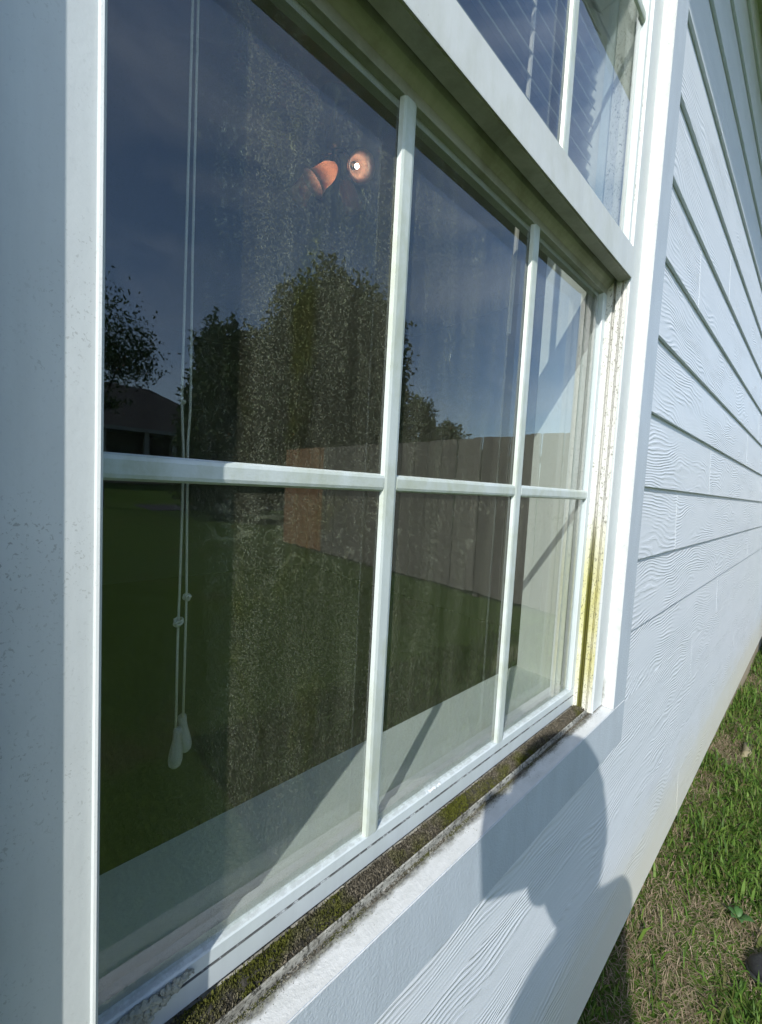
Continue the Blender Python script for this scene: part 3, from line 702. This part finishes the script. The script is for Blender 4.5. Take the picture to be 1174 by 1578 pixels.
# ------------------------------------------------------------------ shoe in the corner
shx, shy = 1.595, -.262
SH = empty('shoe', (shx, shy, float(gz(shx, shy))), 'toe of a black shoe on the grass at the lower right corner', 'shoe')
SH.rotation_euler = (0, 0, R_(-72))
def shoe_part(name, secs, mat, smooth=True):
    m = MB(); n = 14; b = 0
    for (x_, w_, zlo, zhi) in secs:
        for k in range(n):
            a = 2*math.pi*k/n; cz = (zlo+zhi)/2; hh = (zhi-zlo)/2
            sx = math.copysign(abs(math.cos(a))**.7, math.cos(a)); sz = math.copysign(abs(math.sin(a))**.8, math.sin(a))
            m.v.append((x_, w_*sx, cz+hh*sz))
    for i in range(len(secs)-1):
        for k in range(n): m.f.append((i*n+k, (i+1)*n+k, (i+1)*n+(k+1) % n, i*n+(k+1) % n))
    m.f.append(tuple(range(n))); m.f.append(tuple(reversed(range((len(secs)-1)*n, len(secs)*n))))
    return m.build(name, mat, SH, smooth)
shoe_part('sole', [(-.012, .018, .001, .016), (0, .032, 0, .020), (.03, .044, 0, .021), (.08, .047, 0, .021), (.14, .040, 0, .022), (.20, .038, 0, .024), (.25, .034, 0, .026), (.272, .020, .002, .026)], M['black'])
shoe_part('upper', [(-.008, .014, .014, .024), (.002, .028, .014, .038), (.03, .041, .014, .056), (.07, .044, .014, .070), (.11, .040, .014, .088), (.15, .037, .014, .104), (.20, .035, .014, .108), (.245, .031, .014, .106), (.268, .018, .018, .092)], M['black'])
st = MB(); st.tube([(.02+.012*i, .040*math.sin(-1.2+.3*i)*0-.046, .024) for i in range(12)], .0022, 5); shoe_part  # side welt
st.tube([(.02, -.020, .052), (.05, .0, .066), (.08, .022, .070)], .0020, 5)
st.build('welt', flat('grey_welt', (.16, .17, .19), .5), SH, True)
for k in range(4):
    sl_ = MB().tube([(.075+.02*k, -.022, .074+.009*k), (.082+.02*k, 0, .083+.009*k), (.075+.02*k, .022, .074+.009*k)], .0022, 5).build('lace', M['black'], SH, True)

# ------------------------------------------------------------------ wooden yard fence (seen in the glass)
FX = 4.95
FE = empty('yard_fence', (FX, -4.5, -1.45), 'weathered grey brown wooden privacy fence mirrored in the window', 'fence')
FO = Vector((FX, -4.5, -1.45))
def fp(o): o.parent = FE; o.matrix_parent_inverse = Matrix.Translation(-FO); return o
wood = NT('weathered_wood'); vv_ = wood.obj((1, 6, .5)); rr = wood.n('ObjectInfo').outputs['Random']; wn = wood.noise(vv_, 9, 6, .65)
wood.bsdf(wood.mix(wood.rng(wn, .3, .7), wood.mix(rr, (.085, .082, .070), (.14, .132, .112)), wood.mix(rr, (.16, .15, .13), (.23, .215, .185))), .9, .15); M['wood'] = wood.m
M['newwood'] = flat('fresh_cedar', (.27, .145, .070), .8, .2, 14)
pk = MB().add([(0, 0, 0), (.018, 0, 0), (.018, .138, 0), (0, .138, 0), (0, 0, 2.20), (.018, 0, 2.20), (.018, .138, 2.20), (0, .138, 2.20), (0, .008, 2.21), (.018, .008, 2.21), (0, .130, 2.21), (.018, .130, 2.21)],
              [(0, 3, 2, 1), (0, 1, 5, 4), (2, 3, 7, 6), (1, 2, 6, 11, 9, 5), (3, 0, 4, 8, 10, 7), (8, 9, 11, 10), (4, 5, 9, 8), (6, 7, 10, 11)])
p0 = pk.build('picket', M['wood']); p0.location = (FX, -.45, -1.45); fp(p0); pm = p0.data
pn = pm.copy(); pn.materials.clear(); pn.materials.append(M['newwood'])
yy = -.45-.144; i = 0
while yy > -8.5:
    new = yy < -6.9
    o = link(bpy.data.objects.new('picket', pn if new else pm)); o.location = (FX+random.uniform(-.004, .004), yy, -1.45 + random.uniform(-.012, .012)); o.rotation_euler = (random.uniform(-.006, .006), 0, random.uniform(-.01, .01))
    fp(o); yy -= .144
    if new and 'label' not in o: o['label'] = 'newer orange brown picket'
for z_ in (-1.15, -.40, .40): fp(box('rail', (FX+.022, -8.5, z_), (FX+.06, -.31, z_+.09), M['wood']))
for y_ in (-.5, -2.9, -5.3, -7.7): fp(box('post', (FX+.062, y_-.045, -1.6), (FX+.152, y_+.045, .60), M['wood']))

# ------------------------------------------------------------------ neighbour house across the road (seen in the glass)
NH = empty('neighbour_house', (8, -33, -0.55), 'dark single storey brick house with porch columns across the road, mirrored in the left pane', 'house')
NO = Vector((8, -33, -1.4))
def npn(o, par=None):
    if par: o.parent = par
    else: o.parent = NH; o.matrix_parent_inverse = Matrix.Translation(-NO)   # NO is the base before the plot's 0.85 m rise
    return o
M['brick'] = flat('brown_brick', (.05, .036, .032), .9, .35, 30); M['brickroof'] = flat('brown_roof', (.045, .040, .040), .95, .3, 12); M['paintw'] = flat('porch_paint', (.26, .26, .25), .6)
npn(box('wall', (-6, -38, -1.45), (17.5, -31.5, 1.75), M['brick']))
def hip(x0, x1, y0, y1, z_, zr, inset):
    v = [(x0, y0, z_), (x1, y0, z_), (x1, y1, z_), (x0, y1, z_), (x0+inset, (y0+y1)/2, zr), (x1-inset, (y0+y1)/2, zr), (x0, y0, z_-.16), (x1, y0, z_-.16), (x1, y1, z_-.16), (x0, y1, z_-.16)]
    return mesh('roof', v, [(0, 1, 5, 4), (2, 3, 4, 5), (3, 0, 4), (1, 2, 5), (0, 6, 7, 1), (1, 7, 8, 2), (2, 8, 9, 3), (3, 9, 6, 0), (6, 9, 8, 7)], M['brickroof'])
npn(hip(-9, 14.0, -39, -28.6, 1.92, 5.35, 6.2)); npn(hip(9.0, 19.2, -38.5, -30.6, 1.90, 4.0, 4.5))
npn(box('fascia', (-9.02, -28.58, 1.74), (14.02, -28.5, 1.96), M['paintw']))
for x_ in (-1, 1.8, 4.3, 6.6, 8.2, 10.6): npn(box('porch_column', (x_-.14, -29.1, -1.4), (x_+.14, -28.8, 1.75), M['paintw'], bevel=.02))
npn(box('porch_floor', (-6.5, -31.4, -1.45), (12, -28.6, -1.25), M['concrete']))
M['dglass'] = flat('dark_window_glass', (.02, .025, .03), .08, .1, 4, .8)
for x_ in (1.2, 5.2, 13.2, 15.4):
    w_ = npn(box('window', (x_, -31.498, -.4), (x_+1.0, -31.44, 1.1), M['dglass'])); npn(box('frame', (x_+.47, -31.438, -.38), (x_+.53, -31.42, 1.08), M['paintw']), w_)
npn(box('door', (8.6, -31.498, -1.25), (9.5, -31.45, .85), M['paintw']))

# ------------------------------------------------------------------ trees (seen in the glass)
def leafm(name, a, b):
    t = NT(name); r = t.n('NewGeometry').outputs['Random Per Island']; c = t.mix(r, a, b)
    t.bsdf(c, .6, .25); tl = t.n('BsdfTranslucent'); t.l(c, tl.inputs['Color']); mx = t.n('MixShader'); mx.inputs[0].default_value = .30
    t.l(t.p.outputs[0], mx.inputs[1]); t.l(tl.outputs[0], mx.inputs[2]); t.l(mx.outputs[0], t.out.inputs['Surface']); return t.m
M['bark'] = flat('bark', (.09, .07, .05), .95, .3, 12, .1, .01)
M['leafA'] = leafm('dark_leaves', (.020, .050, .012), (.065, .115, .028)); M['leafB'] = leafm('olive_leaves', (.035, .060, .014), (.10, .135, .035))
def tree(name, base, lobes, nleaf, ls, mat, label, trunk=(.22, 3), group=None, sparse=1.0):
    root = empty(name, base, label, 'tree', group); m = MB(); bz = Vector((0, 0, 0)); top = max(l[2] for l in lobes)
    cxm = sum(l[0] for l in lobes)/len(lobes)
    trunk_top = Vector((cxm*.4, 0, top*.8)); m.tube([bz-Vector((0, 0, .2)), Vector((.03, 0, top*.25)), Vector((cxm*.2, .05, top*.5)), trunk_top], [trunk[0]*1.25, trunk[0], trunk[0]*.7, trunk[0]*.2], 9)
    for (x_, y_, z_, rx, ry, rz) in lobes:
        s_ = Vector((cxm*.15, 0, min(z_*.55, top*.6))); e_ = Vector((x_, y_, z_)); md = s_.lerp(e_, .5)+Vector((0, 0, .25)); m.tube([s_, md, e_], [trunk[0]*.5, trunk[0]*.3, trunk[0]*.08], 6)
        for q in range(4):
            d = Vector(rng.normal(size=3)).normalized(); m.tube([md.lerp(e_, .6), e_+Vector((d.x*rx, d.y*ry, d.z*rz))*.75], [trunk[0]*.14, trunk[0]*.03], 5)
    m.build('trunk', M['bark'], root, True)
    vol = np.array([l[3]*l[4]*l[5] for l in lobes]); cnt = (nleaf*vol**.75/np.sum(vol**.75)).astype(int); PC = []
    for l, c_ in zip(lobes, cnt):
        k = max(6, int(c_/55)); d = rng.normal(size=(k, 3)); d /= np.linalg.norm(d, axis=1)[:, None]; rr_ = rng.uniform(.35, 1.05, k)[:, None]**.7
        cen = np.array(l[:3]) + d*rr_*np.array(l[3:6]); idx = rng.integers(0, k, c_)
        PC.append(cen[idx] + rng.normal(size=(c_, 3))*np.array(l[3:6])*.13*sparse)
    C_ = np.concatenate(PC); n = len(C_); a = rng.normal(size=(n, 3)); a /= np.linalg.norm(a, axis=1)[:, None]; b = rng.normal(size=(n, 3)); b -= (a*b).sum(1)[:, None]*a; b /= np.linalg.norm(b, axis=1)[:, None]
    s = ls*rng.uniform(.6, 1.4, n)[:, None]; V = np.stack([C_-a*s, C_-b*s*.45, C_+a*s, C_+b*s*.45], 1).reshape(-1, 3)
    me = bpy.data.meshes.new('crown'); me.vertices.add(4*n); me.vertices.foreach_set('co', V.reshape(-1)); me.loops.add(4*n); me.polygons.add(n)
    me.loops.foreach_set('vertex_index', np.arange(4*n, dtype=np.int32)); me.polygons.foreach_set('loop_start', np.arange(0, 4*n, 4, dtype=np.int32)); me.polygons.foreach_set('loop_total', np.full(n, 4, np.int32)); me.update(calc_edges=True)
    me.materials.append(mat); link(bpy.data.objects.new('crown', me), root); return root
def pol(az, dist): a = R_(az); return (math.sin(a)*dist, -math.cos(a)*dist)
# lobes are in a frame whose x runs across the line of sight (azimuth grows with +x)
def vt(name, az, dist, lobes, *a, **k):
    x_, y_ = pol(az, dist); r = tree(name, (x_, y_, -1.42), lobes, *a, **k); r.rotation_euler = (0, 0, -R_(90-(90-az)) + math.pi*0 + R_(0)); r.rotation_euler = (0, 0, math.atan2(math.sin(R_(az)), math.cos(R_(az)))); return r
vt('broad_tree', 32, 15.0, [(-1.5, 0, 4.9, 1.5, 1.5, 1.7), (-2.6, .2, 4.7, 1.2, 1.3, 1.9), (-3.0, .1, 3.2, 1.0, 1.3, 2.0), (.7, 0, 6.6, 1.8, 1.8, 2.2), (2.0, -.2, 6.2, 1.7, 1.7, 2.4), (2.5, .3, 4.0, 1.4, 1.6, 2.6), (.2, .4, 4.0, 2.4, 2.0, 2.4), (-.5, 0, 2.2, 3.2, 1.6, 1.5), (-2.4, 0, 1.3, 2.0, 1.0, 1.2)],
   110000, .105, M['leafA'], 'broad dark bushy tree mirrored in the middle of the window', (.26, 3))
vt('garden_tree', 50, 13.5, [(-.6, 0, 3.6, .9, .9, 1.1), (.4, 0, 2.8, .8, .9, 1.0), (0, 0, 1.8, 1.2, 1.1, 1.3)], 14000, .075, M['leafB'], 'smaller rounded tree above the fence right of the broad tree reflection', (.14, 3))
vt('street_tree', 8.2, 19.0, [(-.9, 0, 6.9, 1.9, 1.8, 1.3), (.8, 0, 6.1, 1.0, 1.2, .9), (-.3, 0, 5.5, 1.4, 1.3, .7), (-2.2, 0, 4.8, 1.5, 1.4, 1.2), (.2, 0, 4.2, .8, .8, .3)], 13000, .075, M['leafA'], 'loose limbed tree in front of the neighbour house at the left edge of the glass', (.13, 3), sparse=2.3)
vt('far_tree', 12.5, 50, [(-2, 0, 6.5, 3, 3, 2.0), (2, 0, 6.0, 3, 3, 1.6), (7, 0, 6.0, 3, 3, 1.9)], 7000, .25, M['leafB'], 'distant tree whose top shows just above the neighbour roof', (.3, 3))
vt('hedge_tree', 24.5, 34, [(-3, 0, 2.5, 2.5, 2, 2.6), (0, 0, 2.6, 2.5, 2, 2.6), (3, 0, 2.6, 2.5, 2, 2.8)], 14000, .14, M['leafB'], 'low dark tree clump behind the broad tree across the road', (.2, 3))

# ------------------------------------------------------------------ the photographer (casts the shadow on the wall) with the phone
PS = empty('person', (-.20, -.60, float(gz(-.2, -.6))), 'person in a dark shirt and jeans photographing the window, casting the shadow on the wall', 'person')
PO = Vector((-.20, -.60, float(gz(-.2, -.6))))
def pp(o): o.parent = PS; o.matrix_parent_inverse = Matrix.Translation(-PO); return o
def skin(name, pts, edges, mat, root=0, sub_lv=2):
    me = bpy.data.meshes.new(name); me.from_pydata([p[:3] for p in pts], edges, []); o = link(bpy.data.objects.new(name, me)); me.materials.append(mat)
    md = o.modifiers.new('skin', 'SKIN'); md.use_smooth_shade = True
    for i, p in enumerate(pts):
        sv = me.skin_vertices[0].data[i]; sv.radius = (p[3], p[4] if len(p) > 4 else p[3]); sv.use_root = (i == root)
    o.modifiers.new('sub', 'SUBSURF').levels = sub_lv; o.modifiers['sub'].render_levels = sub_lv
    return pp(o)
M['skin'] = flat('skin', (.50, .32, .24), .5, .05, 20); M['shirt'] = flat('dark_shirt', (.05, .055, .08), .9, .15, 60); M['jeans'] = flat('blue_jeans', (.05, .075, .13), .9, .2, 90); M['hair'] = flat('brown_hair', (.04, .025, .015), .6, .3, 90)
SHC = Vector((-.200, -.555, -.085)); ax = Vector((.957, -.29, 0)).normalized(); fw = Vector((.29, .957, 0)).normalized()
HD = Vector((-.250, -.500, .215)); PEL = Vector((-.215, -.66, -.52))
Ls, Rs = SHC-ax*.150-Vector((0, 0, .045)), SHC+ax*.165
Le, Re = Ls+Vector((.01, -.03, -.27)), Rs+Vector((.03, .08, -.24))
HR = Vector((.0, -.325, -.125)); HL = Le+Vector((.09, .07, -.22))
gy = PO.z
Lh, Rh = PEL-ax*.09, PEL+ax*.09
Lk, Rk = Lh+Vector((-.01, .04, -.40)), Rh+Vector((.02, .03, -.40))
La, Ra = Vector((Lk.x, Lk.y-.06, gy+.09)), Vector((Rk.x+.01, Rk.y-.05, gy+.09))
def V4(v, r, r2=None): return (v.x, v.y, v.z, r, r2 or r)
body = [V4(PEL, .115, .09), V4(PEL.lerp(SHC, .5), .105, .085), V4(SHC-Vector((0, 0, .03)), .115, .085), V4(SHC+Vector((-.01, .01, .06)), .052), V4(HD+Vector((0, -.02, -.08)), .05),
        V4(Ls, .055), V4(Le, .042), V4(HL+Vector((-.01, -.02, -.03)), .024), V4(Rs, .055), V4(Re, .042), V4(HR+Vector((.012, -.02, -.03)), .024),
        V4(Lh-Vector((0, 0, .05)), .085), V4(Lk, .055), V4(La, .038), V4(Rh-Vector((0, 0, .05)), .085), V4(Rk, .055), V4(Ra, .038)]
skin('body', body, [(0, 1), (1, 2), (2, 3), (3, 4), (2, 5), (5, 6), (6, 7), (2, 8), (8, 9), (9, 10), (0, 11), (11, 12), (12, 13), (0, 14), (14, 15), (15, 16)], M['skin'])
def grow(i, k): p = body[i]; return (p[0], p[1], p[2], p[3]*k, p[4]*k)
skin('shirt', [grow(0, 1.10), grow(1, 1.14), grow(2, 1.10), V4(SHC+Vector((-.005, .0, .035)), .065), grow(5, 1.22), V4(Ls.lerp(Le, .75), .056), grow(8, 1.22), V4(Rs.lerp(Re, .75), .056)], [(0, 1), (1, 2), (2, 3), (2, 4), (4, 5), (2, 6), (6, 7)], M['shirt'])
skin('jeans', [V4(PEL+Vector((0, 0, .02)), .122, .098), V4(Lh-Vector((0, 0, .05)), .095), V4(Lk, .066), V4(La, .052), V4(Rh-Vector((0, 0, .05)), .095), V4(Rk, .066), V4(Ra, .052)], [(0, 1), (1, 2), (2, 3), (0, 4), (4, 5), (5, 6)], M['jeans'])
# head
look = Vector((.25, .30, -.30)).normalized()
def head():
    m = MB(); n, k = 28, 20; P = []
    fwd = Vector((look.x, look.y, 0)).normalized(); side = Vector((fwd.y, -fwd.x, 0)); up = Vector((0, 0, 1))
    for i in range(k+1):
        th = math.pi*i/k
        for j in range(n):
            ph = 2*math.pi*j/n; x = math.sin(th)*math.cos(ph); y = math.sin(th)*math.sin(ph); z = math.cos(th)
            wx, wy, wz = .098, .078, .120
            if z < 0: wx *= 1+.18*z; wy *= 1+.32*z
            f = 0
            if x > .75 and abs(y) < .2 and -.35 < z < .05: f += .018*(1-abs(y)/.2)*(1-abs(z+.2)/.25 if abs(z+.2) < .25 else 0)
            if x > .6 and .02 < z < .2 and .2 < abs(y) < .55: f -= .008
            if x > .6 and abs(z+.50) < .05 and abs(y) < .3: f -= .004
            P.append(tuple(HD + fwd*(x*wx+f) + side*(y*wy) + up*(z*wz)))
    Fq = [(i*n+j, (i+1)*n+j, (i+1)*n+(j+1) % n, i*n+(j+1) % n) for i in range(k) for j in range(n)]
    pp(mesh('head', P, Fq, M['skin'], None, True))
    for s_ in (-1, 1):
        c = HD + side*s_*.079 + up*(-.005); pp(MB().tube([c+up*.028-fwd*.004, c+side*s_*.012+up*.018, c+side*s_*.012-up*.012, c-up*.028], [.006, .010, .009, .005], 8).build('ear', M['skin'], None, True))
        c = HD + fwd*.087 + side*s_*.032 + up*.012; q = MB().lathe([(.0005, -.011), (.007, -.008), (.011, 0), (.007, .008), (.0005, .011)], c, 12, fwd); pp(q.build('eye', flat('eye_white', (.7, .7, .68), .2), None, True))
    P2 = []
    for i in range(13):
        th = math.pi*i/12*.62
        for j in range(n):
            ph = 2*math.pi*j/n; x = math.sin(th)*math.cos(ph); y = math.sin(th)*math.sin(ph); z = math.cos(th); back = max(0, -x)
            lim = -.25*back if z < .3 else 0
            P2.append(tuple(HD + fwd*(x*.112-.006) + side*(y*.094) + up*(z*.138 - back*.10*(i/12)**2 - .0)))
    F2 = [(i*n+j, (i+1)*n+j, (i+1)*n+(j+1) % n, i*n+(j+1) % n) for i in range(12) for j in range(n) if not (i > 6 and (j < 5 or j > n-6))]
    ho = pp(mesh('hair', P2, F2, M['hair'], None, True)); ho.modifiers.new('s', 'SOLIDIFY').thickness = .012
head()
# phone
PH = empty('phone', (0, -.300, -.06), 'black phone held up to the window by the photographer', 'phone')
PH.matrix_world = Matrix.Translation(Vector((0, -.293, 0))) @ Mx.to_3x3().to_4x4()
pc = MB().box((-.066, -.152, .006), (.010, .012, .0145)).build('case', M['black'], PH, bevel=.003)
MB().box((-.0635, -.149, .0147), (.0075, .009, .0153)).build('screen', flat('phone_screen', (.02, .02, .025), .08, .05, 5), PH)
MB().lathe([(.001, 0), (.006, 0), (.006, .002), (.001, .002)], (0, 0, .0035), 16).build('lens_ring', M['metal'], PH)
# hands: palm and five bent fingers closed on the phone edges
def hand(wrist, palm, s, fl):
    cR = Vector((cx.x, cx.y, cx.z)); cU = -Vector(cdn); cF = Vector(cf)
    pts = [V4(wrist, .022, .018), V4(palm, .032, .015)]
    pp_ = skin('hand', pts + [V4(palm+cU*.03, .030, .012)], [(0, 1), (1, 2)], M['skin'])
    for i, L_ in enumerate(fl):
        b = palm + cU*(.035-.020*i) + cR*s*.010
        tip = [b, b - cR*s*.018 + cF*.016, b - cR*s*(.018+L_*.35) + cF*.020, b - cR*s*(.018+L_*.7) + cF*.016]
        skin('finger', [V4(q, .0090-.0012*j) for j, q in enumerate(tip)], [(0, 1), (1, 2), (2, 3)], M['skin'], 0, 1)
    b = palm - cU*.01 - cF*.004
    skin('thumb', [V4(b, .012), V4(b - cR*s*.020 + cU*.020 - cF*.016, .0105), V4(b - cR*s*.030 + cU*.042 - cF*.014, .0085)], [(0, 1), (1, 2)], M['skin'], 0, 1)
org = Vector((0, -.293, 0)); cRv = Vector(cx); cDv = Vector(cdn); cFv = Vector(cf)
hand(org + cRv*.012 + cDv*.175 - cFv*.05, org + cRv*.020 + cDv*.118 - cFv*.020, 1, (.030, .034, .032, .026))
hand(HL+Vector((0, 0, -.02)), HL+Vector((.01, .01, -.085)), -1, (.026, .028, .026, .02))
# shoes of the photographer
for nm, an in (('shoe', La), ('shoe', Ra)):
    m = MB(); secs = [(-.07, .030, 0, .07), (-.03, .036, 0, .10), (.03, .036, 0, .085), (.09, .042, 0, .06), (.15, .036, 0, .045), (.185, .016, .004, .028)]; n = 12
    for (x_, w_, a_, b_) in secs:
        for k_ in range(n):
            t__ = 2*math.pi*k_/n; q = Vector((an.x, an.y, gy)) + fw*x_ + ax*(w_*math.cos(t__)) + Vector((0, 0, (a_+b_)/2+(b_-a_)/2*math.sin(t__))); m.v.append(tuple(q))
    for i in range(len(secs)-1):
        for k_ in range(n): m.f.append((i*n+k_, i*n+(k_+1) % n, (i+1)*n+(k_+1) % n, (i+1)*n+k_))
    m.f.append(tuple(reversed(range(n)))); m.f.append(tuple(range((len(secs)-1)*n, len(secs)*n)))
    pp(m.build('worn_shoe', M['black'], None, True))
